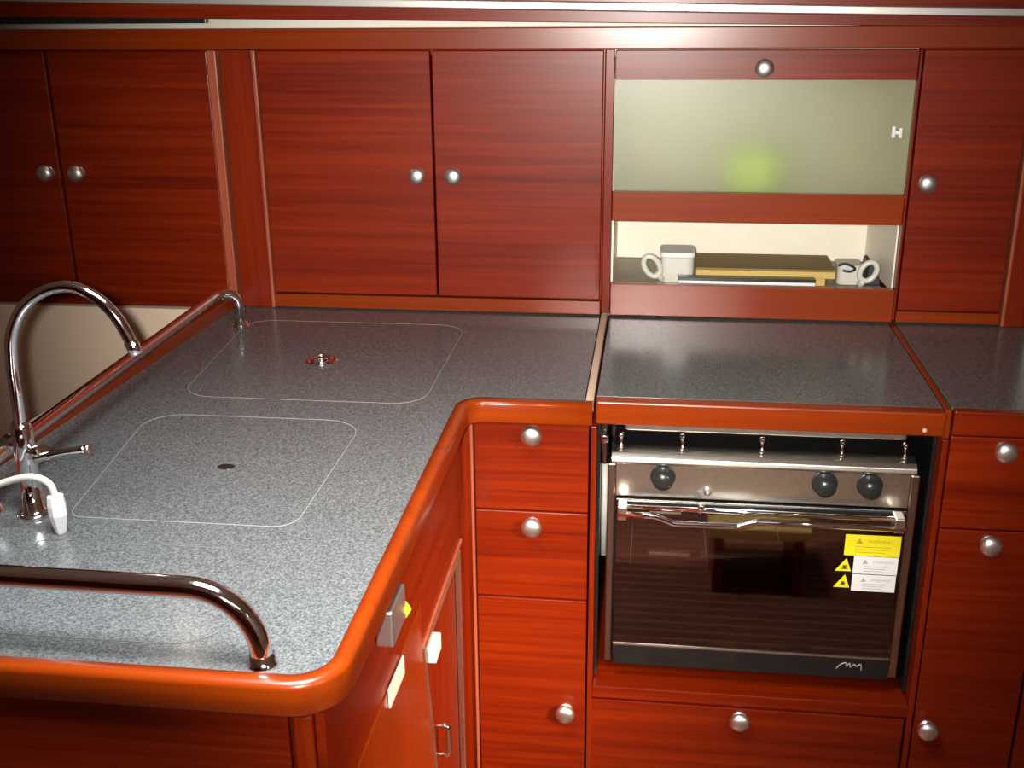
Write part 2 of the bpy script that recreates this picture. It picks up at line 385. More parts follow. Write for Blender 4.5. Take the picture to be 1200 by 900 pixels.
b = B(); box(b, -1.9, -.728, .012, .03, -.8999, -.0125, .002); tag(obj('lining_panel', b, LINEN), 'beige woven fabric lining panel behind the tap and rail', 'panel')

# ------------------------------------------------------------------ L-shaped worktop
def arc(cx, cy, r, a0, a1, n=10): return [(cx+r*math.cos(math.radians(a0+(a1-a0)*j/n)), cy+r*math.sin(math.radians(a0+(a1-a0)*j/n))) for j in range(n+1)]
YD, XS, YP = -.457, -.1945, -1.197            # inner line of the wooden rim: drawer front, peninsula side, peninsula front
RI, RO = .042, .036
edge = [(.0090, YD)] + arc(XS+RI, YD-RI, RI, 90, 180) + arc(XS-RO, YP+RO, RO, 0, -90) + [(-.7755, YP)]
outer = [(-.004, YD)] + edge[1:] + [(-.711, .022), (-.004, .022)]
def taper(P, k):                                # left side of a lid follows the tapered worktop
    xs = [p[0] for p in P]; ys = [p[1] for p in P]; x0, x1, ym = min(xs), max(xs), (min(ys)+max(ys))/2
    return [(x-(x1-x)/(x1-x0)*k*(y-ym), y) for x, y in P]
HOLES = {'fridge': taper(rect(-.640, -.243, -.496, -.085, [.05, .05, .05, .05]), .075),
         'sink': taper(rect(-.615, -.3125, -.909, -.570, [.02, .03, .055, .055]), .13),
         'front': rect(-.606, -.3125, -1.160, -.965, [.05, .05, .03, .03])}
def slab(outer, holes, z0, z1):
    t = bmesh.new(); es = []
    for lp in [outer]+holes:
        v = [t.verts.new((x, y, z1)) for x, y in lp]
        es += [t.edges.new((v[i], v[(i+1) % len(v)])) for i in range(len(v))]
    bmesh.ops.triangle_fill(t, use_beauty=True, use_dissolve=False, edges=es)
    for f in t.faces:
        f.normal_update()
        if f.normal.z < 0: f.normal_flip()
    r = bmesh.ops.extrude_face_region(t, geom=t.faces[:])
    # extruded copy becomes the top, originals flip to form the underside
    bmesh.ops.translate(t, verts=[g for g in r['geom'] if isinstance(g, bmesh.types.BMVert)], vec=(0, 0, 0))
    top = [g for g in r['geom'] if isinstance(g, bmesh.types.BMVert)]; ts = set(top)
    bmesh.ops.translate(t, verts=[v for v in t.verts if v not in ts], vec=(0, 0, z0-z1))
    bmesh.ops.recalc_face_normals(t, faces=t.faces[:])
    return t
wt = thing('worktop', 'L-shaped speckled dark grey worktop with rounded mahogany edge', 'worktop', (-.45, -.5, -.03))
obj('slab', slab(outer, list(HOLES.values()), -.034, 0.), GRAN, wt)
# rim: profile swept along the inner line
W, H = .0178, .034
prof = [(0.0003, -H), (W-.003, -H), (W-.0008, -H+.0008), (W, -H+.003), (W, -.005), (W-.0012, -.0018), (W-.004, .0008), (W-.008, .0016), (.0003, .0012)]
b = B(); rings = []
for d, z in prof:
    rings.append([(x, y, z) for x, y in offset_poly(edge, -d)] if False else [(x, y, z) for x, y in offset_poly(edge[::-1], d)])
V = [[b.verts.new(p) for p in r] for r in rings]; n = len(edge)
for i in range(len(prof)):
    A, C = V[i], V[(i+1) % len(prof)]
    for k in range(n-1):
        f = b.faces.new((A[k], A[k+1], C[k+1], C[k])); f.smooth = True
b.faces.new([r[0] for r in V]); b.faces.new([r[-1] for r in V][::-1])
bmesh.ops.recalc_face_normals(b, faces=b.faces[:])
obj('wooden_edge', b, RIM[0], wt, 'rounded glossy mahogany edge')
def fx(y): return -.7125+(y+.004)*.0535
def lip(bb, w0, w1, y0, y1, z0, z1, bev): hexa(bb, [(fx(y0)-w1, y0, z0), (fx(y0)-w0, y0, z0), (fx(y1)-w0, y1, z0), (fx(y1)-w1, y1, z0), (fx(y0)-w1, y0, z1), (fx(y0)-w0, y0, z1), (fx(y1)-w0, y1, z1), (fx(y1)-w1, y1, z1)], bev)
b = B(); lip(b, .0005, .022, -1.21, -.004, -.034, .022, .0025); obj('fiddle', b, RIM[1], wt, 'raised mahogany lip along the left edge')
b = B(); lip(b, .0045, .0145, -1.2, -.19, .0222, .0255, .001); obj('fiddle_strip', b, bpy.data.materials['pale_metal_strip'], wt, 'pale strip on the raised lip')  # thin pale line along the top of the lip

def lid(key, label, sw_, seam):
    P = HOLES[key]; cx = sum(p[0] for p in P)/len(P); cy = sum(p[1] for p in P)/len(P)
    hx = max(abs(p[0]-cx) for p in P); hy = max(abs(p[1]-cy) for p in P)
    def shrink(d): return [(cx+(p[0]-cx)*(1-d/hx), cy+(p[1]-cy)*(1-d/hy)) for p in P]
    t = thing('countertop_hatch', label, 'lid', (cx, cy, -.03), 'lids let into the worktop')
    bb = B(); prism(bb, shrink(.0005+sw_), -.030, 0.0, 2, .0004); obj('panel', bb, GRAN, t)
    bb = B(); o_, i_ = shrink(.0004), shrink(.0004+sw_); n = len(P)
    vo = [bb.verts.new((x, y, .0003)) for x, y in o_]; vi = [bb.verts.new((x, y, .0003)) for x, y in i_]
    wo = [bb.verts.new((x, y, -.029)) for x, y in o_]; wi = [bb.verts.new((x, y, -.029)) for x, y in i_]
    for k in range(n):
        q = (k+1) % n
        bb.faces.new((vo[k], vo[q], vi[q], vi[k])); bb.faces.new((wo[k], wo[q], vo[q], vo[k])); bb.faces.new((vi[k], vi[q], wi[q], wi[k])); bb.faces.new((wi[k], wi[q], wo[q], wo[k]))
    bmesh.ops.recalc_face_normals(bb, faces=bb.faces[:])
    obj('edge_seam', bb, seam, t, 'thin pale seam around the lid')
    return t
t = lid('fridge', 'large flush worktop lid with chrome pull, nearest the wall cabinets', .0012, SEAM)
b = B(); lathe(b, [(0, .0002), (.026, .0002), (.027, .001), (.0262, .0024), (.022, .0026), (.0205, .0012), (0, .0010)], (-.452, -.312, 0), (0, 0, 1), 32)
pl = obj('ring_pull', b, CHROME, t, 'round chrome pull let into the lid')
b = B(); tube(b, spline([(-.452+.0165*math.cos(a), -.312+.0165*math.sin(a), .004+.0015*math.sin(a)) for a in [2*PI*i/10 for i in range(10)]], 4, True), .0022, 10, True); obj('ring', b, CHROME, pl)
t = lid('sink', 'flush worktop lid over the sink with a small dark finger hole', .0012, SEAM)
b = B()
prism(b, [(-.455+.0085*math.cos(a)*1.35, -.748+.0085*math.sin(a)) for a in [2*PI*i/20 for i in range(20)]], .0001, .0006, 2); obj('finger_hole', b, BLACK, t, 'small black oval finger hole')
lid('front', 'flush worktop lid beneath the front grab rail', .0009, SEAMF)

# ------------------------------------------------------------------ stove cover, filler strips, right worktop
sc = thing('stove_cover', 'speckled grey stove cover with a mahogany front edge over the oven', 'stove cover', (.27, -.22, -.03))
b = B(); box(b, .0135, .5215, -.432, .022, -.028, .0, .0012); obj('slab', b, GRAN, sc)
b = B(); box(b, .0135, .5215, -.4575, -.4325, -.0365, .001, .0035, 3); obj('wooden_edge', b, RIM[0], sc, 'mahogany front edge')
b = B(); lathe(b, [(0, 0), (.0035, 0), (.0035, .003), (.002, .005), (0, .0055)], (.492, -.4575, -.026), (0, -1, 0), 12); obj('edge_button', b, RAW, sc, 'tiny pale button')
b = B(); box(b, -.0025, .0095, -.455, .020, -.018, -.0012, .001); tag(obj('edge_strip', b, RAW), 'pale raw timber strip in the gap left of the stove cover', 'strip')
b = B(); box(b, .5235, .5325, -.440, .020, -.045, -.0005, .001); tag(obj('edge_strip', b, RIM[1]), 'red mahogany strip in the gap right of the stove cover', 'strip')
sw = thing('worktop', 'short speckled grey worktop at the right of the stove cover', 'worktop', (.8, -.2, -.03))
b = B(); box(b, .5345, 1.25, -.430, .022, -.034, 0., .001); obj('slab', b, GRAN, sw)
b = B(); box(b, .5345, 1.25, -.4485, -.4305, -.0365, .0008, .002); obj('wooden_edge', b, MW[0], sw, 'flush mahogany front edge')

# ------------------------------------------------------------------ base units on the back wall
YC = -.444
bc = thing('base_cabinet', 'narrow mahogany base cabinet with two small drawers over a door, left of oven', 'cabinet', (-.1, -.22, ZF), 'mahogany base cabinets')
hollow(bc, -.196, .0005, YC+.020, -.03, -.86, -.038, MW[2])
for z0, z1, kx, kz in ((-.1935, -.0385, -.0845, -.06), (-.350, -.1935, -.0845, -.216)):
    d = door(bc, -.1765, .0045, z0, z1, YC, name='drawer'); knob(d, kx, YC, kz)
d = door(bc, -.1765, .0045, -.84, -.350, YC, m=MW[0]); knob(d, -.029, YC, -.56)
b = B(); box(b, -.1975, -.182, YC+.003, YC+.019, -.86, -.0375, .001); obj('stile', b, MW[2], bc)
for x in (-.2025, -.1815):
    b = B(); box(b, x, x+.0045, YC-.004, YC+.019, -.86, -.0375, .0012); obj('batten', b, BATTEN, bc, 'paler upright edge strip')

oc = thing('oven_cabinet', 'mahogany base housing around the oven with a single wide drawer beneath', 'cabinet', (.27, -.22, ZF), 'mahogany base cabinets')
for x in (.0062, .5235):
    b = B(); box(b, x, x+.0085, YC-.001, -.03, -.86, -.046, .001); obj('side_panel', b, MW[2], oc)
b = B(); box(b, .015, .523, YC+.0015, -.03, -.5265, -.510, .001); obj('sill', b, MW[0], oc)
b = B(); box(b, .0148, .5232, YC-.002, YC+.0012, -.530, -.509, .001); obj('sill_edge', b, MW[0], oc)
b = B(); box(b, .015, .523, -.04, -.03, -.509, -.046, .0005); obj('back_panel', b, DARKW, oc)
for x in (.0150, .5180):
    b = B(); box(b, x, x+.005, YC+.030, -.041, -.505, -.046, .0005); obj('dark_liner', b, BLACK, oc, 'black sheet added to darken the oven recess side')  # black sheets stand in for the shade beside the oven
d = door(oc, .0095, .521, -.74, -.5345, YC, name='drawer'); knob(d, .258, YC, -.553)
b = B(); box(b, .015, .523, YC+.02, YC+.03, -.86, -.53, .0005); obj('kick_board', b, MW[0], oc)

rc = thing('base_cabinet', 'mahogany base cabinet with a drawer over a tall door, right of oven', 'cabinet', (.7, -.22, ZF), 'mahogany base cabinets')
hollow(rc, .5335, 1.245, YC+.020, -.03, -.86, -.038, MW[2])
d = door(rc, .5335, .692, -.190, -.0385, YC, name='drawer'); knob(d, .611, YC, -.057)
d = door(rc, .5335, .692, -.84, -.190, YC); knob(d, .609, YC, -.21); knob(d, .541+.014, YC, -.546)

b = B(); box(b, .695, 1.245, YC, YC+.018, -.84, -.0385, .001); obj('end_panel', b, MW[0], rc)

# ------------------------------------------------------------------ oven
ov = thing('oven', 'stainless gimballed galley oven with a smoked glass door and three black knobs', 'oven', (.27, -.22, -.478), None)
OY = -.410
b = B()
box(b, .040, .046, OY+.008, -.07, -.476, -.108, .001); box(b, .492, .498, OY+.008, -.07, -.476, -.108, .001)
box(b, .046, .492, OY+.008, -.07, -.476, -.466, .001); box(b, .046, .492, -.078, -.07, -.466, -.108, .001)
box(b, .046, .492, OY+.008, -.078, -.178, -.170, .001)
obj('body', b, CAVITY, ov, 'dark enamel oven box')
for x0, x1 in ((.0315, .0445), (.4925, .5065)):
    b = B(); box(b, x0, x1, OY-.004, OY+.03, -.479, -.1185, .0025); obj('corner_post', b, BROWNSTEEL, ov, 'upright stainless edge strip')
b = B(); prism(b, [(OY-.010, -.1165), (OY-.0130, -.112), (OY-.0115, -.105), (OY-.004, -.0985), (OY+.012, -.0955), (OY+.022, -.0965), (OY+.022, -.1165)], .037, .499, 0, .0012); obj('top_ledge', b, STEEL, ov, 'rolled stainless front ledge')
b = B(); box(b, .0448, .4922, OY-.003, OY+.007, -.1745, -.117, .001); obj('control_panel', b, STEEL, ov, 'stainless control panel')
for x in (.118, .365, .4325):
    b = B(); lathe(b, [(0, 0), (.020, 0), (.0195, .004), (.0165, .006), (.0160, .017), (.0135, .0215), (0, .0235)], (x, OY-.003, -.1375), (0, -1, -.12), 26)
    obj('control_knob', b, BLACKP, ov, 'round black control knob')
b = B(); lathe(b, [(0, 0), (.006, 0), (.006, .004), (.0035, .006), (.0035, .010), (0, .011)], (.188, OY-.003, -.160), (0, -1, 0), 14); obj('igniter_button', b, SATIN, ov)
# hob
b = B(); box(b, .040, .498, OY+.02, -.07, -.1065, -.0995, .0015); hb = obj('hob', b, BLACK, ov, 'dark hob tray')
b = B(); prism(b, rect(.058, .484, -.300, -.09, .012), -.0988, -.090, 2, .002); obj('hob_plate', b, STEEL, ov, 'raised stainless hob plate')
for x in (.16, .38):
    b = B(); lathe(b, [(0, 0), (.03, 0), (.03, .006), (.02, .009), (.02, .013), (0, .014)], (x, -.19, -.0895), (0, 0, 1), 24); obj('burner', b, BLACK, ov)
for x in (.0515, .146, .268, .388, .4815):
    b = B(); lathe(b, [(0, 0), (.0045, 0), (.0045, .006), (.0022, .008), (.0022, .017), (.0042, .0195), (.0048, .0225), (.0035, .0258), (0, .027)], (x, OY+.006, -.0957), (0, 0, 1), 14); obj('rail_post', b, CHROME, ov, 'small chrome ball-topped post')
# door
b = B(); box(b, .0465, .4905, -.4235, -.4185, -.4385, -.176, .0008); dr = obj('door', b, OVGLASS, ov, 'smoked glass door pane')
b = B(); box(b, .0465, .4905, -.4255, -.4175, -.4765, -.4388, .0015); obj('door_base', b, BLACK, ov, 'black strip under the glass')
b = B(); box(b, .0465, .4905, -.4262, -.4176, -.4392, -.4368, .0005); obj('base_trim', b, BROWNSTEEL, ov)
b = B(); box(b, .050, .490, -.4265, -.4237, -.1845, -.1762, .0008); obj('door_top_strip', b, BLACK, ov)
b = B(); tube(b, [(.053, -.440, -.1805), (.481, -.440, -.1805)], .0042, 14)
for x in (.060, .478): tube(b, [(x, -.440, -.1805), (x, -.4237, -.1805)], .004, 12)
obj('handle_bar', b, CHROME, ov, 'straight chrome towel bar')
b = B(); tube(b, fillet([(.050, -.447, -.190), (.108, -.447, -.190), (.137, -.447, -.2015), (.236, -.447, -.2015), (.262, -.447, -.1925), (.487, -.447, -.1925)], .02), .0052, 14)
obj('handle_lever', b, CHROME, ov, 'cranked chrome door lever')
for x0, x1 in ((.0492, .064), (.468, .483)):
    b = B(); box(b, x0, x1, -.4515, -.4237, -.199, -.1745, .002); obj('handle_bracket', b, STEEL, ov)
b = B(); lathe(b, [(0, 0), (.004, 0), (.004, .012), (.006, .014), (.006, .02), (0, .021)], (.178, -.440, -.190), (0, 0, 1), 12); obj('handle_catch', b, CHROME, ov)
b = B(); prism(b, rect(.056, .486, -.392, -.380, .005), -.0705, -.0555, 2, .002); obj('fiddle_bar', b, STEEL, ov, 'flat polished bar behind the posts')
# inside: rack, burner tube
b = B()
for x0, x1, z, y in ((.10, .152, -.240, -.33), (.10, .17, -.318, -.33)):
    tube(b, [(x0, y, z), (x1, y, z)], .0030, 8)
for i in range(4): tube(b, [(.07+.13*i, -.36, -.345), (.07+.13*i, -.10, -.345)], .0012, 6)
tube(b, [(.05, -.36, -.345), (.487, -.36, -.345)], .002, 8); tube(b, [(.05, -.10, -.345), (.487, -.10, -.345)], .002, 8)
tube(b, [(.19, -.30, -.335), (.38, -.30, -.335)], .0032, 8)
obj('rack', b, WHITEP, ov, 'bright wire rack')
b = B(); tube(b, [(.10, -.345, -.415), (.44, -.345, -.415)], .003, 8)
for i in range(6): lathe(b, [(0, 0), (.005, .002), (.005, .008), (0, .010)], (.130+.036*i, -.345, -.411), (0, 0, 1), 10)
obj('burner_tube', b, WHITEP, ov)
# gimbal pivot at the left
b = B(); box(b, .0205, .0295, -.412, -.392, -.10, -.048, .0015); box(b, .0235, .0298, -.42, -.36, -.118, -.07, .0012)
lathe(b, [(0, 0), (.008, 0), (.008, .010), (.005, .012), (0, .0125)], (.0250, -.413, -.074), (0, -1, 0), 14)
obj('gimbal_bracket', b, CHROME, ov, 'chrome pivot bracket')
# stickers
def text(parent, s, x, y, z, size, mat, name='lettering'):
    cu = bpy.data.curves.new('txt', 'FONT'); cu.body = s; cu.size = size; cu.align_x = 'CENTER'; cu.align_y = 'CENTER'; cu.extrude = .0001
    o = bpy.data.objects.new('txt', cu); COL.objects.link(o); bpy.context.view_layer.update()
    me = bpy.data.meshes.new_from_object(o.evaluated_get(bpy.context.evaluated_depsgraph_get()))
    bpy.data.objects.remove(o); bb = bmesh.new(); bb.from_mesh(me); bpy.data.meshes.remove(me)
    bmesh.ops.transform(bb, matrix=Matrix.Translation((x, y, z)) @ Matrix.Rotation(PI/2, 4, 'X'), verts=bb.verts[:])
    return obj(name, bb, mat, parent)
def tri(bb, x, z, w, h, y0, y1, skew=0): prism(bb, [(x-w/2, z), (x+w/2, z), (x+skew, z+h)], y0, y1, 1)
SY = -.4238
def sticker(x0, x1, z0, z1, m, ink, faint, label):
    b = B(); box(b, x0, x1, SY-.0008, SY+.0001, z0, z1, .0002); s = obj('warning_sticker', b, m, dr, label)
    h = z1-z0; cx = (x0+x1)/2
    text(s, 'WARNING', cx+.011, SY-.0010, z1-h*.30, h*.22, ink)
    b = B(); bt = x0+(x1-x0)*.26; tri(b, bt, z1-h*.42, h*.30, h*.27, SY-.0011, SY-.0007); obj('warning_sign', b, faint, s)
    b = B()
    for k in range(3): box(b, x0+.016, x1-.014-.004*k, SY-.0010, SY-.0007, z1-h*(.56+.13*k)-.0006, z1-h*(.56+.13*k)+.0004, 0)
    obj('small_print', b, faint, s)
sticker(.4025, .4865, -.2535, -.2175, YELLOW, INKY, INKY, 'yellow warning sticker')
sticker(.4185, .4855, -.2850, -.2545, PAPER, INKG, INKG, 'upper white warning sticker')
sticker(.4185, .4850, -.3155, -.2865, PAPER, INKG, INKG, 'lower white warning sticker')
for zz in (-.2815, -.3105):
    b = B(); tri(b, .4035, zz, .0245, .0225, SY-.0008, SY+.0001, .004); s = obj('warning_triangle', b, YELLOW, dr, 'yellow triangle warning sticker')
    b = B(); lathe(b, [(0, 0), (.0032, 0), (.0032, .0003), (0, .0003)], (.405, SY-.0008, zz+.008), (0, -1, 0), 12); box(b, .400, .410, SY-.0011, SY-.0007, zz+.0035, zz+.0052, 0); obj('pictogram', b, INK, s)
b = B()
tube(b, spline([(.408, -.4258, -.459), (.415, -.4258, -.4505), (.4225, -.4258, -.4475), (.4235, -.4258, -.454), (.4285, -.4258, -.448), (.430, -.4258, -.455), (.436, -.4258, -.4495), (.439, -.4258, -.453), (.446, -.4258, -.449), (.4475, -.4258, -.460)], 5), .0011, 6)
obj('maker_mark', b, LOGO, ov, 'small silver script mark')

b = B(); tube(b, [(.0262, -.375, -.135), (.0262, -.375, -.30)], .0055, 14); gp = tag(obj('gas_pipe', b, PIPE), 'pale upright gas pipe in the gap left of the oven', 'pipe')
b = B(); lathe(b, [(0, 0), (.0056, 0), (.0056, .004), (.0048, .006), (.0056, .012), (.0056, .028), (0, .03)], (.0262, -.375, -.134), (0, 0, 1), 14); obj('fitting', b, BRASS, gp, 'tarnished brass fitting')

# ------------------------------------------------------------------ things on the open shelf
cb = thing('chopping_board', 'thick wooden chopping board lying flat on the open shelf', 'chopping board', (.3, .11, .055))
def slab_at(x0, x1, x2, x3, y0, y1, z0, z1):
    bb = B(); hexa(bb, [(x0, y0, z0), (x1, y0, z0), (x2, y1, z0), (x3, y1, z0), (x0, y0, z1), (x1, y0, z1), (x2, y1, z1), (x3, y1, z1)], .0015); return bb
obj('top_layer', slab_at(.172, .4265, .4265, .172, .043, .165, .0825, .0865), BOARD, cb)
obj('core', slab_at(.172, .4265, .4265, .172, .043, .165, .0690, .0824), BOARDE, cb, 'lighter front edge')
for x in (.19, .39):
    b = B(); box(b, x, x+.02, .05, .15, .0545, .0688, .001); obj('foot', b, BOARDE, cb)
tr = thing('flat_case', 'slim black and white bar lying in front of the chopping board', 'bar', (.26, .024, .055))
b = B(); box(b, .1395, .3885, .0185, .034, .0545, .0672, .0012); obj('base', b, WHITEP, tr, 'white front strip')
b = B(); box(b, .1395, .3885, .0185, .040, .0674, .0735, .001); obj('cover', b, BLACKP, tr, 'black upper strip')
def handle_loop(bm, cx, cz, y, w, h, tilt, r):
    pts = []
    for i in range(14):
        a = 2*PI*i/14; u, v = w*math.cos(a), h*math.sin(a)
        pts.append((cx+u*math.cos(tilt)-v*math.sin(tilt), y, cz+u*math.sin(tilt)+v*math.cos(tilt)))
    tube(bm, spline(pts, 3, True), r, 10, True)
j = thing('plastic_jug', 'pale plastic jug with looped handle at the left end of the open shelf', 'jug', (.13, .07, .055))
b = B(); prism(b, rect(.106, .168, .050, .12, .012), .0545, .102, 2, .002); obj('body', b, PALEP, j)
b = B(); prism(b, rect(.104, .170, .048, .122, .012), .1025, .112, 2, .002); obj('lid', b, WHITEP, j, 'white lid')
b = B(); handle_loop(b, .090, .085, .05, .0135, .021, .55, .0055); tube(b, [(.099, .05, .075), (.110, .052, .058)], .006, 10); obj('handle', b, PALEP, j)
j = thing('plastic_jug', 'pale plastic jug with looped handle at the right end of the open shelf', 'jug', (.46, .08, .055))
b = B(); prism(b, rect(.433, .478, .060, .12, .012), .0545, .092, 2, .002); obj('body', b, PALEP, j)
b = B(); handle_loop(b, .484, .086, .040, .0135, .0185, -.5, .0052); tube(b, [(.477, .040, .071), (.472, .045, .058)], .0065, 10); obj('handle', b, PALEP, j)
b = B(); tube(b, spline([(.432, .05, .094), (.442, .046, .0985), (.455, .048, .094), (.462, .052, .087), (.452, .05, .083), (.440, .05, .085)], 5), .0024, 8); tag(obj('cable', b, CABLE), 'short loop of black cable between chopping board and right jug', 'cable')
b = B(); prism(b, [(.484, .0545), (.511, .0545), (.511, .062), (.5005, .086), (.495, .098), (.489, .096)], .058, .13, 1, .003); tag(obj('wedge', b, CABLE), 'dark pouch in the right corner of the open shelf', 'wedge')  # dark wedge-shaped block filling the shelf corner
b = B(); lathe(b, [(0, .0003), (.045, .0003), (.052, .006), (.062, .03), (.064, .05), (.060, .066), (.050, .0765), (0, .078)], (.268, .088, .2226), (0, 0, 1), 32); gt = tag(obj('storage_tub', b, GREEN), 'lime green tub blurred behind the frosted glass', 'tub')
b = B(); lathe(b, [(0, 0), (.044, 0), (.044, .005), (.030, .009), (0, .010)], (.268, .088, .3008), (0, 0, 1), 32); obj('tub_lid', b, GREEN, gt)

# ------------------------------------------------------------------ peninsula base
XF = -.196
pb = thing('peninsula_cabinet', 'mahogany peninsula base under the left worktop with a latch on its side', 'cabinet', (-.46, -.8, ZF))
b = B(); box(b, -.695, XF-.03, -1.185, -.03, -.86, -.036, .001); obj('body', b, MW[2], pb)
b = B(); box(b, -.77, -.2295, -1.2065, -1.1855, -.86, -.0375, .001); obj('front_panel', b, MW[0], pb)
b = B(); prism(b, [(-.2280, -1.204), (-.222, -1.209), (-.213, -1.209), (-.2065, -1.204), (-.2065, -1.186), (-.2280, -1.186)], -.86, -.0375, 2, .001); obj('corner_post', b, MW[2], pb)
b = B(); box(b, -.2055, XF, -1.2005, -.4485, -.168, -.0375, .001); obj('apron', b, MW[1], pb, 'plain side panel under the rim')
def ye(z): return -.768+(-.25-z)*.22            # slanted near edge of the locker opening
def pan(bb, w0, w1, n0, f0, n1, f1, z0, z1, bev=.001):
    hexa(bb, [(XF+w0, n0, z0), (XF+w1, n0, z0), (XF+w1, f0, z0), (XF+w0, f0, z0), (XF+w0, n1, z1), (XF+w1, n1, z1), (XF+w1, f1, z1), (XF+w0, f1, z1)], bev)
b = B(); pan(b, -.010, .0015, -1.2005, ye(-.86)-.009, -1.2005, ye(-.17)-.009, -.86, -.170)
obj('side_flap', b, RIM[2], pb, 'lower side panel')
b = B(); box(b, XF-.029, XF-.001, -.774, -.4485, -.236, -.1695, .001); obj('side_rail', b, MW[1], pb)
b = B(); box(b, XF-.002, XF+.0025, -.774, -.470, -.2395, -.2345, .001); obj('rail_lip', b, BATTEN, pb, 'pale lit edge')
b = B(); box(b, XF-.029, XF+.001, -.486, -.4485, -.86, -.237, .001); obj('end_stile', b, MW[2], pb)
fd = B(); pan(fd, -.027, -.006, ye(-.86), -.500, ye(-.246), -.500, -.86, -.246); fdo = obj('locker_door', fd, MW[2], pb, 'reddish upright-grained door')
b = B()
pan(b, -.006, .003, ye(-.86)-.008, ye(-.86), ye(-.243)-.008, ye(-.243), -.86, -.243)
pan(b, -.006, .003, -.498, -.490, -.498, -.490, -.86, -.243)
pan(b, -.006, .003, ye(-.25), -.498, ye(-.25), -.498, -.252, -.243)
obj('door_frame', b, STEEL, fdo, 'thin stainless frame')
b = B(); box(b, XF-.003, XF+.010, -.738, -.698, -.288, -.262, .002); obj('door_hinge', b, WHITEP, fdo, 'white hinge block')
b = B(); tube(b, fillet([(XF-.008, -.69, -.425), (XF+.014, -.69, -.425), (XF+.014, -.69, -.475), (XF-.008, -.69, -.475)], .006), .0042, 10); obj('handle', b, CHROME, fdo, 'small chrome pull')
lt = B(); box(lt, XF+.0005, XF+.021, -1.010, -.945, -.088, -.043, .003); lto = obj('latch', lt, SATIN, pb, 'boxy metal latch')
b = B(); prism(b, [(XF+.001, -.092), (XF+.020, -.090), (XF+.026, -.080), (XF+.020, -.070), (XF+.001, -.072)], -.9445, -.939, 1, .001); obj('latch_tab', b, YELLOW, lto, 'small yellow tab')
b = B(); py0, py1, dz = -.975, -.898, -.006
hexa(b, [(XF+.0018, py0, -.186+dz), (XF+.0045, py0, -.186+dz), (XF+.0045, py1, -.190+dz), (XF+.0018, py1, -.190+dz), (XF+.0018, py0, -.160+dz), (XF+.0045, py0, -.160+dz), (XF+.0045, py1, -.164+dz), (XF+.0018, py1, -.164+dz)], .0008)
obj('name_plate', b, WHITEP, pb, 'blank white plate')

# ------------------------------------------------------------------ rails
def rail(label, path, r, flanges, loc):
    t = thing('grab_rail', label, 'rail', loc, 'chrome grab rails')
    b = B(); tube(b, path, r, 20); obj('tube', b, CHROME, t)
    for f in flanges:
        b = B(); lathe(b, [(0, .0002), (.0150, .0002), (.0150, .002), (.0125, .004), (.0116, .011), (0, .0115)], f, (0, 0, 1), 24); obj('foot_flange', b, CHROME, t)
    return t
rail('chrome grab rail running along the left lip of the worktop', fillet([(-.655, -.133, .0005), (-.656, -.135, .062), (-.688, -.150, .064), (-.690, -.895, .060), (-.690, -.905, .0005)], .022, 10), .0092, [(-.655, -.133, 0), (-.690, -.9055, 0)], (-.67, -.5, 0))
rail('chrome grab rail across the front end of the peninsula', fillet([(-.655, -1.178, .0005), (-.655, -1.178, .077), (-.2595, -1.182, .077), (-.2575, -1.182, .0005)], .066, 12), .0105, [(-.655, -1.178, 0), (-.2575, -1.182, 0)], (-.46, -1.18, 0))

# ------------------------------------------------------------------ tap and spray hose
tp = thing('kitchen_tap', 'chrome swan-neck tap standing on the left of the worktop', 'tap', (-.634, -.906, 0))
FX, FY = -.634, -.906
b = B(); lathe(b, [(0, .0003), (.0205, .0003), (.0205, .003), (.017, .005), (.0125, .0065), (.0118, .05), (.0122, .085), (.0125, .112), (.010, .118), (0, .119)], (FX, FY, 0), (0, 0, 1), 28); obj('body', b, CHROME, tp)
sp = spline([(FX, FY, .112), (FX+.001, FY, .15), (FX+.002, FY, .19), (FX+.008, FY, .226), (FX+.026, FY, .257), (FX+.054, FY, .277), (FX+.087, FY, .283), (FX+.117, FY, .270), (FX+.137, FY, .247), (FX+.150, FY, .218)], 6)
b = B(); tube(b, sp, .0068, 18); so = obj('spout', b, CHROME, tp)
d = (sp[-1]-sp[-3]).normalized(); b = B(); tube(b, [sp[-1]-d*.004, sp[-1]+d*.012], .0078, 18); obj('aerator', b, CHROME, so)
b = B(); tube(b, [(FX+.006, FY, .080), (FX+.030, FY-.012, .088)], .0085, 16); tube(b, spline([(FX+.020, FY-.014, .079), (FX+.050, FY-.014, .087), (FX+.084, FY-.014, .094)], 5), [.0052]*5+[.0042]*6, 14)
lv = obj('lever', b, CHROME, tp)
b = B(); lathe(b, [(0, 0), (.0052, 0), (.0058, .003), (.005, .006), (0, .007)], (FX+.084, FY-.014, .094), (1, 0, .2), 14); obj('lever_tip', b, BROWNSTEEL, lv, 'dark end of the lever')
b = B(); tube(b, [(FX-.004, FY, .088), (FX-.026, FY+.004, .092)], .0085, 16); obj('valve_cap', b, CHROME, tp)
hs = thing('spray_hose', 'thin white curved hose with a white nozzle hanging beside the tap', 'hose', (-.58, -.95, 0))
b = B(); tube(b, spline([(-.690, -.975, .0008), (-.686, -.970, .03), (-.665, -.957, .053), (-.643, -.95, .0595), (-.612, -.95, .069), (-.594, -.95, .0685), (-.582, -.95, .061), (-.578, -.95, .046)], 6), .0042, 12); obj('pipe', b, PALEP, hs)
b = B(); lathe(b, [(0, 0), (.0055, 0), (.0062, .002), (.0105, .024), (.0105, .036), (.0092, .047), (.006, .048), (0, .048)], (-.5775, -.95, .0004), (-.02, 0, 1), 8); 
for f in b.faces: f.smooth = False
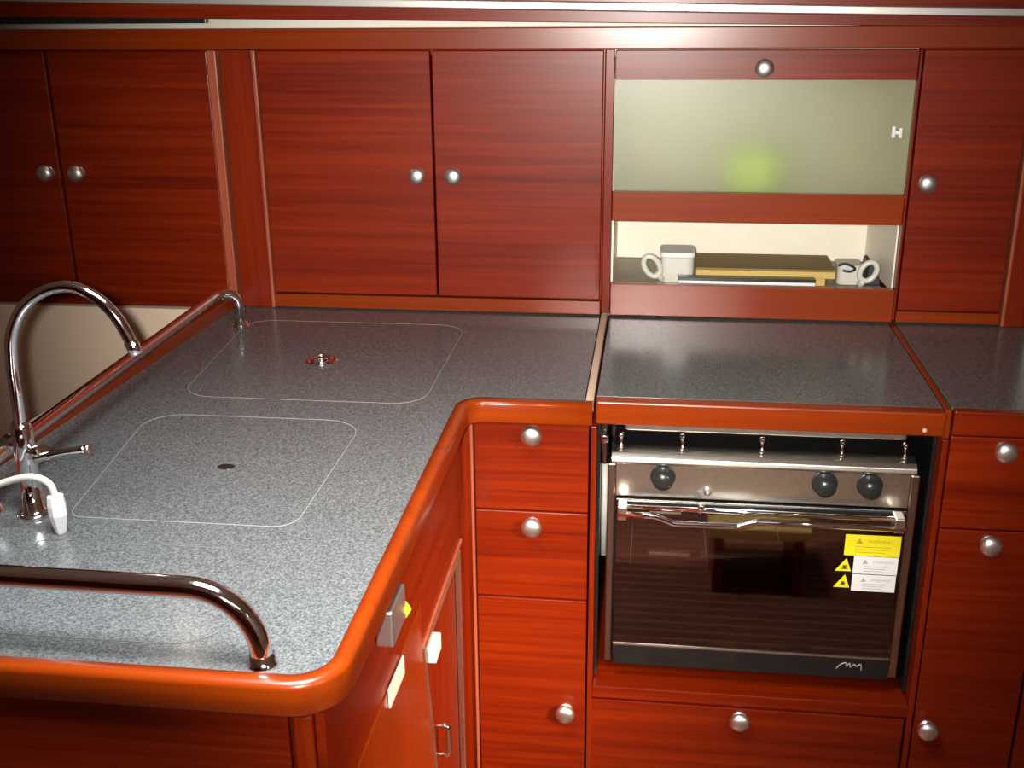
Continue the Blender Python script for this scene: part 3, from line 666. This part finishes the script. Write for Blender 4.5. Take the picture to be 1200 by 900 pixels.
obj('nozzle', b, WHITEP, hs, 'white faceted nozzle')

# ------------------------------------------------------------------ steps behind the viewer, mirrored in the oven glass
st = thing('companionway_step', 'pale wooden step on the cabin sole behind the viewer', 'step', (.4, -1.5, ZF))
b = B(); box(b, .255, .51, -1.64, -1.40, ZF+.16, ZF+.19, .003); obj('tread', b, BOARDE, st)
for x in (.27, .47):
    b = B(); box(b, x, x+.025, -1.63, -1.41, ZF+.0003, ZF+.1597, .002); obj('side_board', b, MW[2], st)

# ------------------------------------------------------------------ camera
f, pitch, yaw, roll = 1330.67, .3448, -.1272, -.0095
F = Vector((math.sin(yaw), math.cos(yaw), 0)); R = Vector((math.cos(yaw), -math.sin(yaw), 0)); U = Vector((0, 0, 1))
F2 = F*math.cos(pitch)-U*math.sin(pitch); U2 = F*math.sin(pitch)+U*math.cos(pitch)
R3 = R*math.cos(roll)+U2*math.sin(roll); U3 = -R*math.sin(roll)+U2*math.cos(roll)
cd = bpy.data.cameras.new('camera'); cam = bpy.data.objects.new('camera', cd); COL.objects.link(cam)
cam.matrix_world = Matrix(((R3.x, U3.x, -F2.x, .091), (R3.y, U3.y, -F2.y, -2.0546), (R3.z, U3.z, -F2.z, .602+Z0), (0, 0, 0, 1)))
cd.sensor_width = 36; cd.lens = f*36/1200; cd.clip_start = .02
S.camera = cam

# ------------------------------------------------------------------ light: the camera's flash, hatch daylight, a cabin lamp, an added warm spot
def light(name, kind, loc, energy, col=(1, 1, 1), **kw):
    l = bpy.data.lights.new(name, kind); l.energy = energy; l.color = col
    for k, v in kw.items(): setattr(l, k, v)
    o = bpy.data.objects.new(name, l); COL.objects.link(o); o.location = (loc[0], loc[1], loc[2]+Z0); return o
fl = light('camera_flash', 'SPOT', (.055, -2.05, .61), 232, (1, .96, .89), shadow_soft_size=.012, spot_size=math.radians(60), spot_blend=1.)
fl.rotation_euler = (Vector((-.07, 0, .06))-Vector((.055, -2.05, .61))).to_track_quat('-Z', 'Y').to_euler()
h = light('hatch_daylight', 'AREA', (-.22, -1.30, 1.03), 15, (.97, .99, 1), shape='RECTANGLE', size=.5, size_y=.5, spread=math.radians(95))
h2 = light('companionway_daylight', 'AREA', (.75, -2.6, 1.03), 4, (1, .97, .92), shape='RECTANGLE', size=.6, size_y=.5)
light('reading_lamp', 'POINT', (-.85, -.10, .72), .5, (1, .85, .65), shadow_soft_size=.012)
sn = light('added_warm_spot', 'SPOT', (1.36, -1.95, .62), 680, (1, .78, .50), shadow_soft_size=.22, spot_size=math.radians(25), spot_blend=1.)  # added warm spot that brightens the side flap and lower drawers
sn.rotation_euler = (Vector((-.12, -.72, -.44))-Vector((1.36, -1.95, .62))).to_track_quat('-Z', 'Y').to_euler()
w = bpy.data.worlds.new('world'); S.world = w; w.use_nodes = True
w.node_tree.nodes['Background'].inputs[0].default_value = (.9, .95, 1, 1); w.node_tree.nodes['Background'].inputs[1].default_value = .3

vs = S.view_settings
vs.view_transform = 'Standard'; vs.look = 'None'; vs.gamma = 1; vs.use_curve_mapping = False; vs.exposure = 0.0
